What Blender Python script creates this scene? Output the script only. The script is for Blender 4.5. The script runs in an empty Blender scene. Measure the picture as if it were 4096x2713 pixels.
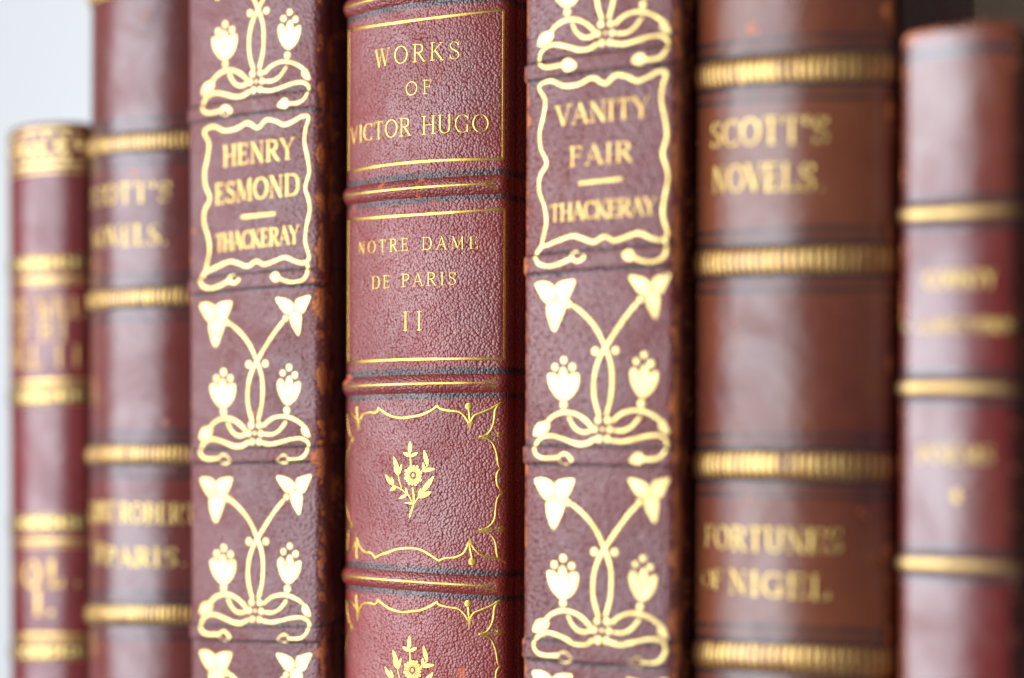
import bpy, math, random
import numpy as np
random.seed(7); rng = np.random.default_rng(7)
R = math.radians
SC = bpy.context.scene
COL = SC.collection
MM = 0.001

# ------------------------------------------------------------------ camera
W0, H0 = 4096.0, 2713.0           # photograph pixels (used only to turn measurements into metres)
FPX, CX, HV = 6057.0, 2048.0, 1730.0
TH = math.atan(0.538)
CD = np.array([-math.sin(TH), math.cos(TH), 0.0]); CR = np.array([math.cos(TH), math.sin(TH), 0.0])
CAM = -CD * 0.35 + np.array([0, 0, 0.10])
def ray(u, v):
    return CD * FPX + CR * (u - CX) + np.array([0, 0, HV - v])
def proj_u(p):
    q = np.asarray(p) - CAM
    return CX + FPX * (q @ CR) / (q @ CD)

# ------------------------------------------------------------------ helpers
def link(o, parent=None):
    COL.objects.link(o)
    if parent is not None: o.parent = parent
    return o
def mesh_obj(name, verts, faces, mat, parent=None, smooth=True, attrs=None):
    me = bpy.data.meshes.new(name)
    me.from_pydata([tuple(map(float, v)) for v in verts], [], faces)
    if smooth: me.polygons.foreach_set('use_smooth', [True] * len(me.polygons))
    for k, vals in (attrs or {}).items():
        at = me.attributes.new(k, 'FLOAT', 'POINT'); at.data.foreach_set('value', np.asarray(vals, dtype=np.float32))
    me.materials.append(mat); me.update()
    return link(bpy.data.objects.new(name, me), parent)
def box_obj(name, lo, hi, mat, parent=None, bev=0.0006):
    import bmesh
    bm = bmesh.new(); bmesh.ops.create_cube(bm, size=1)
    for v in bm.verts:
        v.co = [lo[i] + (v.co[i] + .5) * (hi[i] - lo[i]) for i in range(3)]
    if bev: bmesh.ops.bevel(bm, geom=list(bm.edges), offset=bev, segments=2, affect='EDGES', profile=.5)
    me = bpy.data.meshes.new(name); bm.to_mesh(me); bm.free(); me.materials.append(mat)
    return link(bpy.data.objects.new(name, me), parent)
def sstep(x, a, b):
    t = np.clip((np.asarray(x, float) - a) / (b - a), 0, 1); return t * t * (3 - 2 * t)

# ------------------------------------------------------------------ materials
class NT:
    def __init__(s, name):
        s.m = bpy.data.materials.new(name); s.m.use_nodes = True
        s.t = s.m.node_tree; s.n = s.t.nodes; s.b = s.n['Principled BSDF']
    def new(s, typ, **kw):
        n = s.n.new(typ)
        for k, v in kw.items():
            if hasattr(n, k) and not k.startswith('in_'): setattr(n, k, v)
        return n
    def lk(s, a, b): s.t.links.new(a, b)
    def val(s, sock, v):
        if hasattr(v, 'is_output') or hasattr(v, 'links'): s.lk(v, sock)
        else: sock.default_value = v
    def math(s, op, a, b=0.0, c=None, clamp=False):
        n = s.new('ShaderNodeMath', operation=op); n.use_clamp = clamp
        s.val(n.inputs[0], a); s.val(n.inputs[1], b)
        if c is not None: s.val(n.inputs[2], c)
        return n.outputs[0]
    def ramp(s, x, a, b):
        n = s.new('ShaderNodeMapRange', interpolation_type='SMOOTHSTEP')
        s.val(n.inputs[0], x); n.inputs[1].default_value = a; n.inputs[2].default_value = b
        return n.outputs[0]
    def noise(s, co, scale, detail=3, rough=.55, dist=0.0):
        n = s.new('ShaderNodeTexNoise'); s.lk(co, n.inputs['Vector'])
        n.inputs['Scale'].default_value = scale; n.inputs['Detail'].default_value = detail
        n.inputs['Roughness'].default_value = rough; n.inputs['Distortion'].default_value = dist
        return n.outputs['Fac']
    def mix(s, f, a, b):
        n = s.new('ShaderNodeMix', data_type='RGBA')
        s.val(n.inputs['Factor'], f)
        for sock, v in ((n.inputs['A'], a), (n.inputs['B'], b)):
            if isinstance(v, tuple): sock.default_value = (*v, 1)
            else: s.lk(v, sock)
        return n.outputs['Result']
    def attr(s, name):
        n = s.new('ShaderNodeAttribute'); n.attribute_name = name; return n.outputs['Fac']
    def obj_co(s, off=(0, 0, 0), scale=(1, 1, 1)):
        tc = s.new('ShaderNodeTexCoord'); mp = s.new('ShaderNodeMapping')
        s.lk(tc.outputs['Object'], mp.inputs['Vector'])
        mp.inputs['Location'].default_value = off; mp.inputs['Scale'].default_value = scale
        return mp.outputs['Vector']

def leather(name, base, base2, worn, grain=1400, bump=.00012, rough=.36, wear=.5, patch=.0, crack=.0, seed=0, spec=.5, stretch=1.0, coat=0.0, wave=.0005, pit=.4):
    t = NT(name); co = t.obj_co((seed * .37, seed * .11, seed * .53))
    big = t.noise(co, 22, 4, .6); mid = t.noise(co, 130, 4, .65); fine = t.noise(co, 700, 3, .6)
    c = t.mix(t.ramp(big, .35, .68), base, base2)
    # colour lives in the pits of the grain
    vs = t.obj_co((seed * .37, seed * .11, seed * .53), (1, 1, stretch))
    warp = t.new('ShaderNodeVectorMath', operation='ADD')
    nz = t.new('ShaderNodeTexNoise'); nz.inputs['Scale'].default_value = grain * .35; nz.inputs['Detail'].default_value = 2
    t.lk(vs, nz.inputs['Vector'])
    sc = t.new('ShaderNodeVectorMath', operation='SCALE'); t.lk(nz.outputs['Color'], sc.inputs[0]); sc.inputs['Scale'].default_value = .5 / grain
    t.lk(vs, warp.inputs[0]); t.lk(sc.outputs[0], warp.inputs[1])
    vo = t.new('ShaderNodeTexVoronoi', feature='SMOOTH_F1'); vo.inputs['Scale'].default_value = grain; vo.inputs['Smoothness'].default_value = .08
    t.lk(warp.outputs[0], vo.inputs['Vector'])
    d = vo.outputs['Distance']
    c = t.mix(t.math('MULTIPLY', t.ramp(d, .30, .72), pit), c, (base[0] * .75, base[1] * .3, base[2] * .3))
    # black dye along the tooled lines
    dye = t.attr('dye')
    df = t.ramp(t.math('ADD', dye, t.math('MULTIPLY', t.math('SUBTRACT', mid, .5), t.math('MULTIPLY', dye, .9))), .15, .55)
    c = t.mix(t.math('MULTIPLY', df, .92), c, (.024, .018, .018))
    # rubbed-through edges and patches
    edge = t.attr('edge')
    wn = t.math('ADD', t.math('MULTIPLY', mid, .65), t.math('MULTIPLY', fine, .35))
    wf = t.ramp(t.math('ADD', t.math('ADD', wn, t.attr('spot')), t.math('MULTIPLY', edge, wear * .30)), .655, .70)
    if patch:
        pf = t.ramp(t.math('ADD', t.math('MULTIPLY', t.noise(co, 95, 3, .6), .85), t.math('MULTIPLY', fine, .15)), .735 - patch * .1, .765 - patch * .1)
        wf = t.math('MAXIMUM', wf, pf)
    c = t.mix(wf, c, worn)
    if crack:
        cv = t.new('ShaderNodeTexVoronoi', feature='DISTANCE_TO_EDGE'); cv.inputs['Scale'].default_value = 150
        wv = t.new('ShaderNodeVectorMath', operation='ADD')
        n2 = t.new('ShaderNodeTexNoise'); n2.inputs['Scale'].default_value = 420; n2.inputs['Detail'].default_value = 3; t.lk(co, n2.inputs['Vector'])
        s2 = t.new('ShaderNodeVectorMath', operation='SCALE'); t.lk(n2.outputs['Color'], s2.inputs[0]); s2.inputs['Scale'].default_value = .006
        mp = t.obj_co((seed, 0, 0), (1.6, 1, .6)); t.lk(mp, wv.inputs[0]); t.lk(s2.outputs[0], wv.inputs[1]); t.lk(wv.outputs[0], cv.inputs['Vector'])
        cm = t.math('MULTIPLY', t.math('SUBTRACT', 1.0, t.ramp(cv.outputs['Distance'], .008, .035)),
                    t.ramp(t.math('ADD', t.noise(co, 60, 2), t.math('MULTIPLY', dye, .10)), .72 - crack * .1, .80 - crack * .1))
        c = t.mix(cm, c, (.42, .06, .02))
        wf = t.math('MAXIMUM', wf, cm)
    t.lk(c, t.b.inputs['Base Color'])
    rr = t.math('ADD', t.math('MULTIPLY', mid, .16), rough - .08)
    rr = t.math('ADD', rr, t.math('MULTIPLY', wf, .3))
    t.lk(rr, t.b.inputs['Roughness']); t.lk(t.math('MULTIPLY', t.math('ADD', .55, t.math('MULTIPLY', t.ramp(t.noise(co, 48, 5, .68, .6), .28, .66), .6)), spec), t.b.inputs['Specular IOR Level'])
    if coat:
        t.b.inputs['Coat Weight'].default_value = coat; t.b.inputs['Coat Roughness'].default_value = .22
    h = t.math('ADD', t.math('MULTIPLY', t.math('MULTIPLY', d, d), -1.2), t.math('MULTIPLY', t.noise(co, grain * 2.2, 3, .6), .35))
    h = t.math('SUBTRACT', h, t.math('MULTIPLY', wf, .4))
    bp = t.new('ShaderNodeBump'); bp.inputs['Strength'].default_value = 1.0; bp.inputs['Distance'].default_value = bump
    t.lk(h, bp.inputs['Height'])
    b2 = t.new('ShaderNodeBump'); b2.inputs['Strength'].default_value = 1.0; b2.inputs['Distance'].default_value = wave
    t.lk(t.noise(co, 70, 3, .5), b2.inputs['Height']); t.lk(b2.outputs[0], bp.inputs['Normal'])
    t.lk(bp.outputs[0], t.b.inputs['Normal'])
    return t.m

def gilt(name, col, rough=.34, metal=1.0, lost=.0, under=(.10, .03, .02), seed=0, lscale=260):
    t = NT(name); co = t.obj_co((seed, seed * .3, 0))
    n1 = t.noise(co, 900, 3, .6); n2 = t.noise(co, lscale, 4, .65)
    c = t.mix(t.ramp(n1, .3, .75), col, tuple(x * .8 for x in col))
    c = t.mix(t.math('MULTIPLY', t.ramp(t.noise(co, 170, 3, .6), .42, .70), .45), c, (col[0] * .55, col[1] * .42, col[2] * .32))
    lf = t.ramp(n2, .70 - lost * .25, .78 - lost * .25) if lost else 0.0
    if lost: c = t.mix(lf, c, under)
    t.lk(c, t.b.inputs['Base Color'])
    t.val(t.b.inputs['Metallic'], t.math('MULTIPLY', t.math('SUBTRACT', 1.0, lf), metal) if lost else metal)
    t.lk(t.math('ADD', t.math('MULTIPLY', n1, .2), rough - .1), t.b.inputs['Roughness'])
    bp = t.new('ShaderNodeBump'); bp.inputs['Strength'].default_value = .7; bp.inputs['Distance'].default_value = .00006
    t.lk(t.noise(co, 1500, 3, .6), bp.inputs['Height']); t.lk(bp.outputs[0], t.b.inputs['Normal'])
    return t.m

def plain(name, a, b, scale, rough, bump=0.0, stretch=(1, 1, 1)):
    t = NT(name); co = t.obj_co((0, 0, 0), stretch)
    n = t.noise(co, scale, 5, .6)
    t.lk(t.mix(t.ramp(n, .3, .7), a, b), t.b.inputs['Base Color']); t.b.inputs['Roughness'].default_value = rough
    if bump:
        bp = t.new('ShaderNodeBump'); bp.inputs['Distance'].default_value = bump
        t.lk(n, bp.inputs['Height']); t.lk(bp.outputs[0], t.b.inputs['Normal'])
    return t.m

ORANGE = (.42, .11, .025)
M_HE = leather('morocco_plum', (.142, .029, .024), (.100, .024, .022), ORANGE, grain=1350, bump=.00021, rough=.40, wear=.55, patch=.35, seed=1, spec=.64, pit=.6)
M_VF = leather('morocco_plum_fine', (.148, .030, .023), (.108, .024, .021), ORANGE, grain=1150, bump=.00025, rough=.40, wear=.78, patch=.14, seed=2.3, spec=.66, pit=.65)
M_HU = leather('morocco_crimson', (.230, .027, .018), (.170, .025, .018), (.42, .07, .02), grain=1600, bump=.00021, rough=.36, wear=.12, patch=.0, crack=.40, seed=3.1, spec=.84, wave=.0004, pit=.42)
M_SL = leather('calf_maroon', (.125, .022, .016), (.085, .020, .016), ORANGE, grain=1500, bump=.00005, rough=.24, wear=.35, patch=.15, seed=4.7, spec=.74, pit=.2)
M_SR = leather('calf_brown', (.142, .040, .016), (.086, .018, .013), ORANGE, grain=1500, bump=.00005, rough=.24, wear=.45, patch=.25, seed=5.9, spec=.58, pit=.2)
M_LE = leather('calf_red', (.150, .017, .016), (.105, .014, .013), ORANGE, grain=1500, bump=.00004, rough=.24, wear=.2, seed=6.2, spec=.72, pit=.2)
M_RI = leather('calf_oxblood', (.125, .011, .008), (.140, .028, .009), ORANGE, grain=1500, bump=.00005, rough=.24, wear=.42, seed=8.8, spec=.95, coat=.10, pit=.2)
G_BRIGHT = gilt('gold_leaf_bright', (.80, .58, .21), .44, lost=.06, seed=1.5)
G_FILL = gilt('gold_leaf_flat', (.82, .60, .23), .44)
G_LET = gilt('gold_leaf_lettering', (.56, .36, .12), .44, lost=.10, seed=5)
G_HUGO = gilt('gold_leaf_warm', (.72, .44, .10), .36, lost=.04, seed=2, lscale=1100)
G_DULL = gilt('gold_leaf_dull', (.64, .41, .13), .38, lost=.44, seed=3)
G_RUB = gilt('gold_leaf_rubbed', (.60, .42, .13), .40, lost=.48, seed=4)
G_FAINT = gilt('gold_leaf_faint', (.52, .32, .10), .40, lost=.5, seed=7)
G_PALE = gilt('gold_leaf_pale', (.58, .40, .16), .42, lost=.40, seed=9)
CLOTH = plain('taupe_cloth', (.80, .56, .39), (.54, .38, .27), 500, .85, .0004, (1, .25, 1))
BLACKD = plain('black_gap', (.02, .015, .015), (.03, .02, .02), 300, .6)
PAPER = plain('page_edges', (.62, .52, .36), (.42, .33, .21), 900, .8, .0002, (1, 1, .02))
BOARD = plain('board_leather', (.06, .018, .014), (.09, .024, .018), 200, .5, .0002)
HBAND = plain('headband_thread', (.5, .35, .2), (.25, .05, .04), 900, .7, .0003)

# ------------------------------------------------------------------ a book
class Book:
    def __init__(s, uL, uR, y0, phi, r, H, lean, mat, label, group=None, leather_back=24 * MM, board_mat=BOARD, depth=.135, vtop=None):
        s.mat, s.lean, s.y0 = mat, lean, y0
        s.bands = []; s.dyes = []; s.spots = []
        w, xc = .02, 0.0
        for it in range(60):                         # width and place along the shelf from its measured edges
            s.set_profile(w, phi, r, leather_back); s.xc = xc; s.mats()
            P = s.profile_world(.10)
            us = np.array([proj_u(p) for p in P])
            vis = s.A <= s.a_turn + 1e-9
            cl = us[vis].min(); cr = us[np.argmin(abs(s.A - s.a_turn))]
            sc = (uR - uL) / (cr - cl)
            w *= 1 + .8 * (sc - 1); xc += ((uL + uR) / 2 - (cl + cr) / 2) * 5.5e-5
        if vtop is not None:
            q = s.profile_world(.1)[np.argmin(abs(s.A))]
            depthc = (q - CAM) @ CD
            H = .10 + (HV - vtop) * depthc / FPX
        s.H, s.w = H, w
        s.root = bpy.data.objects.new('leather_bound_book', None); COL.objects.link(s.root)
        s.root.empty_display_size = .02
        s.root.location = (xc, y0, 0); s.root.rotation_euler = (0, lean, 0)
        s.root['label'] = label; s.root['category'] = 'book'
        if group: s.root['group'] = group
        s.depth = depth; s.board_mat = board_mat
        print('BOOK', label[:30], 'x', round((xc - w) * 1000, 1), round((xc + w) * 1000, 1), 'H', round(H * 1000, 1), 'arc', round(s.a_turn * 1000, 2))
    def set_profile(s, w, phi, r, back):
        r = min(r, w * .6)
        Rb = (w - r * (1 - math.sin(phi))) / math.sin(phi)
        pts = []; 
        for t in np.linspace(0, phi, 60): pts.append((Rb * math.sin(t), Rb * (1 - math.cos(t))))
        x0, y0 = pts[-1]
        for t in np.linspace(phi, math.pi / 2, 24)[1:]:
            pts.append((x0 + r * (math.sin(t) - math.sin(phi)), y0 + r * (math.cos(phi) - math.cos(t))))
        x1, y1 = pts[-1]
        for q in np.concatenate([np.linspace(0, 12 * MM, 26)[1:], np.linspace(12 * MM, back, 12)[1:]]):        # over the joint and on to the board
            groove = -1.1 * MM * math.exp(-((q - 4.5 * MM) / (1.7 * MM)) ** 2)
            pts.append((x1 + groove, y1 + q))
        P = np.array(pts); seg = np.linalg.norm(np.diff(P, axis=0), axis=1); A = np.concatenate([[0], np.cumsum(seg)])
        s.a_flat = A[59]; s.a_turn = A[59 + 13]; s.a_fil = A[59 + 23]; s.y_fil = y1
        L = P[1:][::-1] * np.array([-1, 1]); s.P = np.concatenate([L, P]); s.A = np.concatenate([-A[1:][::-1], A])
        T = np.gradient(s.P, axis=0); T /= np.linalg.norm(T, axis=1)[:, None]
        s.N = np.stack([T[:, 1], -T[:, 0]], axis=1)
    def mats(s):
        c, sn = math.cos(s.lean), math.sin(s.lean)
        s.Rm = np.array([[c, 0, sn], [0, 1, 0], [-sn, 0, c]]); s.T = np.array([s.xc, s.y0, 0])
    def profile_world(s, z):
        L = np.column_stack([s.P, np.full(len(s.P), z)]); return L @ s.Rm.T + s.T
    def hit(s, u, v, off=0.0):
        """measured point -> (arc length across the spine, height) on the real surface"""
        o = s.Rm.T @ (CAM - s.T); d = s.Rm.T @ ray(u, v)
        P = s.P + s.N * off
        n2 = np.array([-d[1], d[0]])
        f = (P - o[:2]) @ n2
        best = None
        for i in np.nonzero(f[:-1] * f[1:] <= 0)[0]:
            k = f[i] / (f[i] - f[i + 1]) if f[i] != f[i + 1] else 0
            q = P[i] + k * (P[i + 1] - P[i]); t = (q - o[:2]) @ d[:2] / (d[:2] @ d[:2])
            if t > 0 and (best is None or t < best[0]): best = (t, s.A[i] + k * (s.A[i + 1] - s.A[i]))
        if best is None:
            ang = abs(f) / np.linalg.norm(P - o[:2], axis=1); ang[s.A > 0] += 9 if u < proj_u(s.T + np.array([0, 0, .1])) else 0
            i = int(np.argmin(ang)); t = np.linalg.norm(P[i] - o[:2]) / np.linalg.norm(d[:2]); best = (t, s.A[i])
        return np.array([best[1], o[2] + best[0] * d[2]])
    def hits(s, pts, off=0.0): return np.array([s.hit(u, v, off) for u, v in pts])
    def curve(s, pts, off=0.0, deg=None):
        """fit z(a) through measured points"""
        q = s.hits(pts, off); deg = deg if deg is not None else min(2, len(pts) - 1)
        return np.poly1d(np.polyfit(q[:, 0], q[:, 1], deg))
    def band(s, f, half, h, shape='round', a_end=None):
        s.bands.append((f, half, h, shape, a_end or s.a_fil))
    def bh(s, b, a, z):
        f, half, h, shape, ae = b
        t = (z - f(a)) / half
        e = 1 - sstep(np.abs(a), ae - 2.0 * MM, ae + 2 * MM)
        if shape == 'round': p = np.clip(1 - t * t, 0, None) ** 1.1
        else: p = 1 - sstep(np.abs(t), .62, 1.0)
        return h * p * e
    def height(s, a, z):
        r = np.zeros_like(np.asarray(a, float))
        for b in s.bands: r = np.maximum(r, s.bh(b, a, z))
        return r
    def dye(s, f, width, k=1.0, dz=0.0, soft=0): s.dyes.append((f, dz, width, k, soft))
    def dyev(s, a, z):
        r = np.zeros_like(a)
        for f, dz, wd, k, soft in s.dyes:
            t = np.abs(z - f(a) - dz)
            r = np.maximum(r, k * (1 - sstep(t, 0, wd * .75)) if soft else k * (1 - sstep(t, wd * .36, wd * .64)))
        return r
    def edgev(s, a, z):
        m = (s.a_flat * .35 + s.a_fil * .65)
        e = np.exp(-((np.abs(a) - m) / (1.6 * MM)) ** 2) + .48 * sstep(np.abs(a), s.a_fil, s.a_fil + 2 * MM)
        e = e + .75 * np.exp(-((np.abs(a) - s.a_fil - 3.6 * MM) / (1.3 * MM)) ** 2)
        return np.clip(e + 1.5 * np.exp(-((s.H - z) / (1.3 * MM)) ** 2), 0, 2)
    def spot(s, u, v, r, k=.22):
        q = s.hit(u, v); s.spots.append((q[0], q[1], r * MM, k))
    def spotv(s, a, z):
        r = np.zeros_like(a)
        for sa, sz, rr, k in s.spots: r = np.maximum(r, k * np.exp(-(((a - sa) / rr) ** 2 + ((z - sz) / rr) ** 2)))
        return r
    def pos(s, a, z, off):
        x = np.interp(a, s.A, s.P[:, 0]); y = np.interp(a, s.A, s.P[:, 1])
        nx = np.interp(a, s.A, s.N[:, 0]); ny = np.interp(a, s.A, s.N[:, 1])
        return np.stack([x + nx * off, y + ny * off, z + 0 * x], axis=-1)
    # ---- geometry
    def build_body(s):
        zs = np.concatenate([np.linspace(0, .02, 5)[:-1], np.arange(.02, min(s.H - 1.6 * MM, .215), .0004), np.linspace(max(.2151, s.H - 1.6 * MM), s.H - 1.5 * MM, 3) if s.H > .217 else [s.H - 1.5 * MM]])
        cap = [(s.H - 1.5 * MM + 1.5 * MM * math.sin(t), -1.5 * MM * (1 - math.cos(t))) for t in np.linspace(.2, math.pi / 2, 6)]
        cap += [(s.H, -2.2 * MM), (s.H - 1.2 * MM, -2.6 * MM), (s.H - 6 * MM, -2.6 * MM)]
        ia = np.unique(np.concatenate([np.arange(0, len(s.A), 2), [len(s.A) - 1]])); a = s.A[ia]
        rows = [(z, 0.0) for z in zs] + cap
        V = []; D = []; E = []; S = []
        for z, off in rows:
            S.append(s.spotv(a, np.full_like(a, z))); V.append(s.pos(a, np.full_like(a, z), off)); D.append(s.dyev(a, np.full_like(a, z))); E.append(s.edgev(a, np.full_like(a, z)))
        n = len(a); F = [(i * n + j, i * n + j + 1, (i + 1) * n + j + 1, (i + 1) * n + j) for i in range(len(rows) - 1) for j in range(n - 1)]
        mesh_obj('spine', np.concatenate(V), F, s.mat, s.root, attrs={'dye': np.concatenate(D), 'edge': np.concatenate(E), 'spot': np.concatenate(S)})
        w, yb = s.w, s.y_fil + 6.5 * MM
        for sg in (-1, 1):
            lo, hi = sorted((sg * (w - 3 * MM), sg * (w - .2 * MM)))
            box_obj('cover_board', (lo, yb, 0), (hi, s.depth, s.H), s.board_mat, s.root, .0005)
        box_obj('page_block', (-w + 3.2 * MM, s.y_fil * .5 + 3.2 * MM + .5 * MM, 3 * MM), (w - 3.2 * MM, s.depth - 4 * MM, s.H - 4 * MM), PAPER, s.root, .0008)
        box_obj('headband', (-w + 3.6 * MM, s.y_fil * .5 + 3.3 * MM, s.H - 3.98 * MM), (w - 3.6 * MM, s.y_fil * .5 + 6 * MM, s.H - 2.4 * MM), HBAND, s.root, .0006)
        for b in s.bands: s.build_band(b)
    def build_band(s, b):
        f, half, h, shape, ae = b
        a = np.linspace(-ae - 1.8 * MM, ae + 1.8 * MM, 110); ts = np.linspace(-1, 1, 19)
        V = []; D = []; E = []; S = []
        for t in ts:
            z = f(a) + t * half; o = s.bh(b, a, z) - (.03 * MM if abs(t) == 1 else -.004 * MM)
            S.append(s.spotv(a, z)); V.append(s.pos(a, z, o)); D.append(s.dyev(a, z)); E.append(s.edgev(a, z))
        n = len(a); F = [(i * n + j, i * n + j + 1, (i + 1) * n + j + 1, (i + 1) * n + j) for i in range(len(ts) - 1) for j in range(n - 1)]
        mesh_obj('raised_band', np.concatenate(V), F, s.mat, s.root, attrs={'dye': np.concatenate(D), 'edge': np.concatenate(E), 'spot': np.concatenate(S)})

# ------------------------------------------------------------------ gilding laid on a spine
def smooth(pts, per=8, closed=False):
    P = np.asarray(pts, float)
    if len(P) < 3: return P
    n = len(P); out = []
    rngi = range(n if closed else n - 1)
    for i in rngi:
        p0 = P[(i - 1) % n] if closed or i > 0 else 2 * P[0] - P[1]
        p1, p2 = P[i], P[(i + 1) % n]
        p3 = P[(i + 2) % n] if closed or i + 2 < n else 2 * P[-1] - P[-2]
        for t in np.arange(per) / per:
            out.append(.5 * ((2 * p1) + (p2 - p0) * t + (2 * p0 - 5 * p1 + 4 * p2 - p3) * t * t + (3 * p1 - p0 - 3 * p2 + p3) * t ** 3))
    out.append(P[0] if closed else P[-1])
    return np.array(out)
class Gilt:
    def __init__(s, book): s.b = book; s.V = []; s.F = []; s.n = 0; s.k = 0
    def lift(s): s.k = (s.k + 1) % 9; return .012 * MM + s.k * .005 * MM
    def add(s, A, Z, off, faces):
        off = off + s.b.height(A, Z)
        s.V.append(s.b.pos(A, Z, off)); s.F += [tuple(i + s.n for i in f) for f in faces]; s.n += len(A)
    def stroke(s, q, w, caps=True):
        """ribbon along surface points q=(a,z); w = width or array of widths (metres)"""
        q = np.asarray(q, float)
        L = np.concatenate([[0], np.cumsum(np.linalg.norm(np.diff(q, axis=0), axis=1))])
        keep = np.concatenate([[True], np.diff(L) > 1e-7]); q = q[keep]; L = L[keep]
        w = np.broadcast_to(np.asarray(w, float), keep.shape)[keep]
        if len(q) < 2: return
        ph = random.uniform(0, 6.28); w = w * (1 + .07 * np.sin(L / (2.3 * MM) + ph) + .05 * np.sin(L / (.9 * MM) + 2 * ph)) if L[-1] > 3 * MM else w
        m = max(len(q), int(L[-1] / (.5 * MM)) + 2); l2 = np.unique(np.concatenate([np.linspace(0, L[-1], m), L]))
        q = np.stack([np.interp(l2, L, q[:, 0]), np.interp(l2, L, q[:, 1])], 1); w = np.interp(l2, L, w)
        T = np.gradient(q, l2, axis=0); T /= np.linalg.norm(T, axis=1)[:, None] + 1e-12
        Nn = np.stack([-T[:, 1], T[:, 0]], 1)
        if caps:
            e = np.array([.5, .35]) ; 
            q = np.concatenate([[q[0] - T[0] * w[0] * .32], q, [q[-1] + T[-1] * w[-1] * .32]]); Nn = np.concatenate([[Nn[0]], Nn, [Nn[-1]]])
            w = np.concatenate([[w[0] * .55], w, [w[-1] * .55]])
        lf = s.lift(); prof = ((-.5, -.02 * MM), (-.40, .035 * MM), (0, .045 * MM), (.40, .035 * MM), (.5, -.02 * MM))
        A = np.concatenate([q[:, 0] + Nn[:, 0] * w * p for p, _ in prof]); Z = np.concatenate([q[:, 1] + Nn[:, 1] * w * p for p, _ in prof])
        O = np.concatenate([np.full(len(q), lf + h) for _, h in prof]); n = len(q)
        F = [(j * n + i, (j + 1) * n + i, (j + 1) * n + i + 1, j * n + i + 1) for j in range(len(prof) - 1) for i in range(n - 1)]
        F = [f[::-1] for f in F]
        s.add(A, Z, O, F)
    def fill(s, q):
        q = np.asarray(q, float); n = len(q); lf = s.lift()
        ar = .5 * np.sum(q[:, 0] * np.roll(q[:, 1], -1) - np.roll(q[:, 0], -1) * q[:, 1])
        if ar < 0: q = q[::-1]
        A = np.concatenate([q[:, 0]] * 3); Z = np.concatenate([q[:, 1]] * 3)
        O = np.concatenate([np.full(n, lf + .04 * MM), np.full(n, lf + .04 * MM), np.full(n, -.02 * MM)])
        F = [tuple(range(n))] + [(n + i, 2 * n + i, 2 * n + (i + 1) % n, n + (i + 1) % n) for i in range(n)]
        s.add(A, Z, O, F)
    def dot(s, c, r, ry=None):
        t = np.linspace(0, 2 * np.pi, 15)[:-1]; lf = s.lift(); ry = ry or r
        rings = ((1.0, -.02 * MM), (.85, .035 * MM), (.5, .06 * MM))
        A = np.concatenate([c[0] + r * k * np.cos(t) for k, _ in rings] + [[c[0]]]); Z = np.concatenate([c[1] + ry * k * np.sin(t) for k, _ in rings] + [[c[1]]])
        O = np.concatenate([np.full(14, lf + h) for _, h in rings] + [[lf + .07 * MM]])
        F = [(j * 14 + i, j * 14 + (i + 1) % 14, (j + 1) * 14 + (i + 1) % 14, (j + 1) * 14 + i) for j in range(2) for i in range(14)] + [(28 + i, 28 + (i + 1) % 14, 42) for i in range(14)]
        s.add(A, Z, O, F)
    def done(s, name, mat, label=None):
        if not s.n: return None
        o = mesh_obj(name, np.concatenate(s.V), s.F, mat, s.b.root, smooth=True)
        if label: o['label'] = label
        return o

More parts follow.
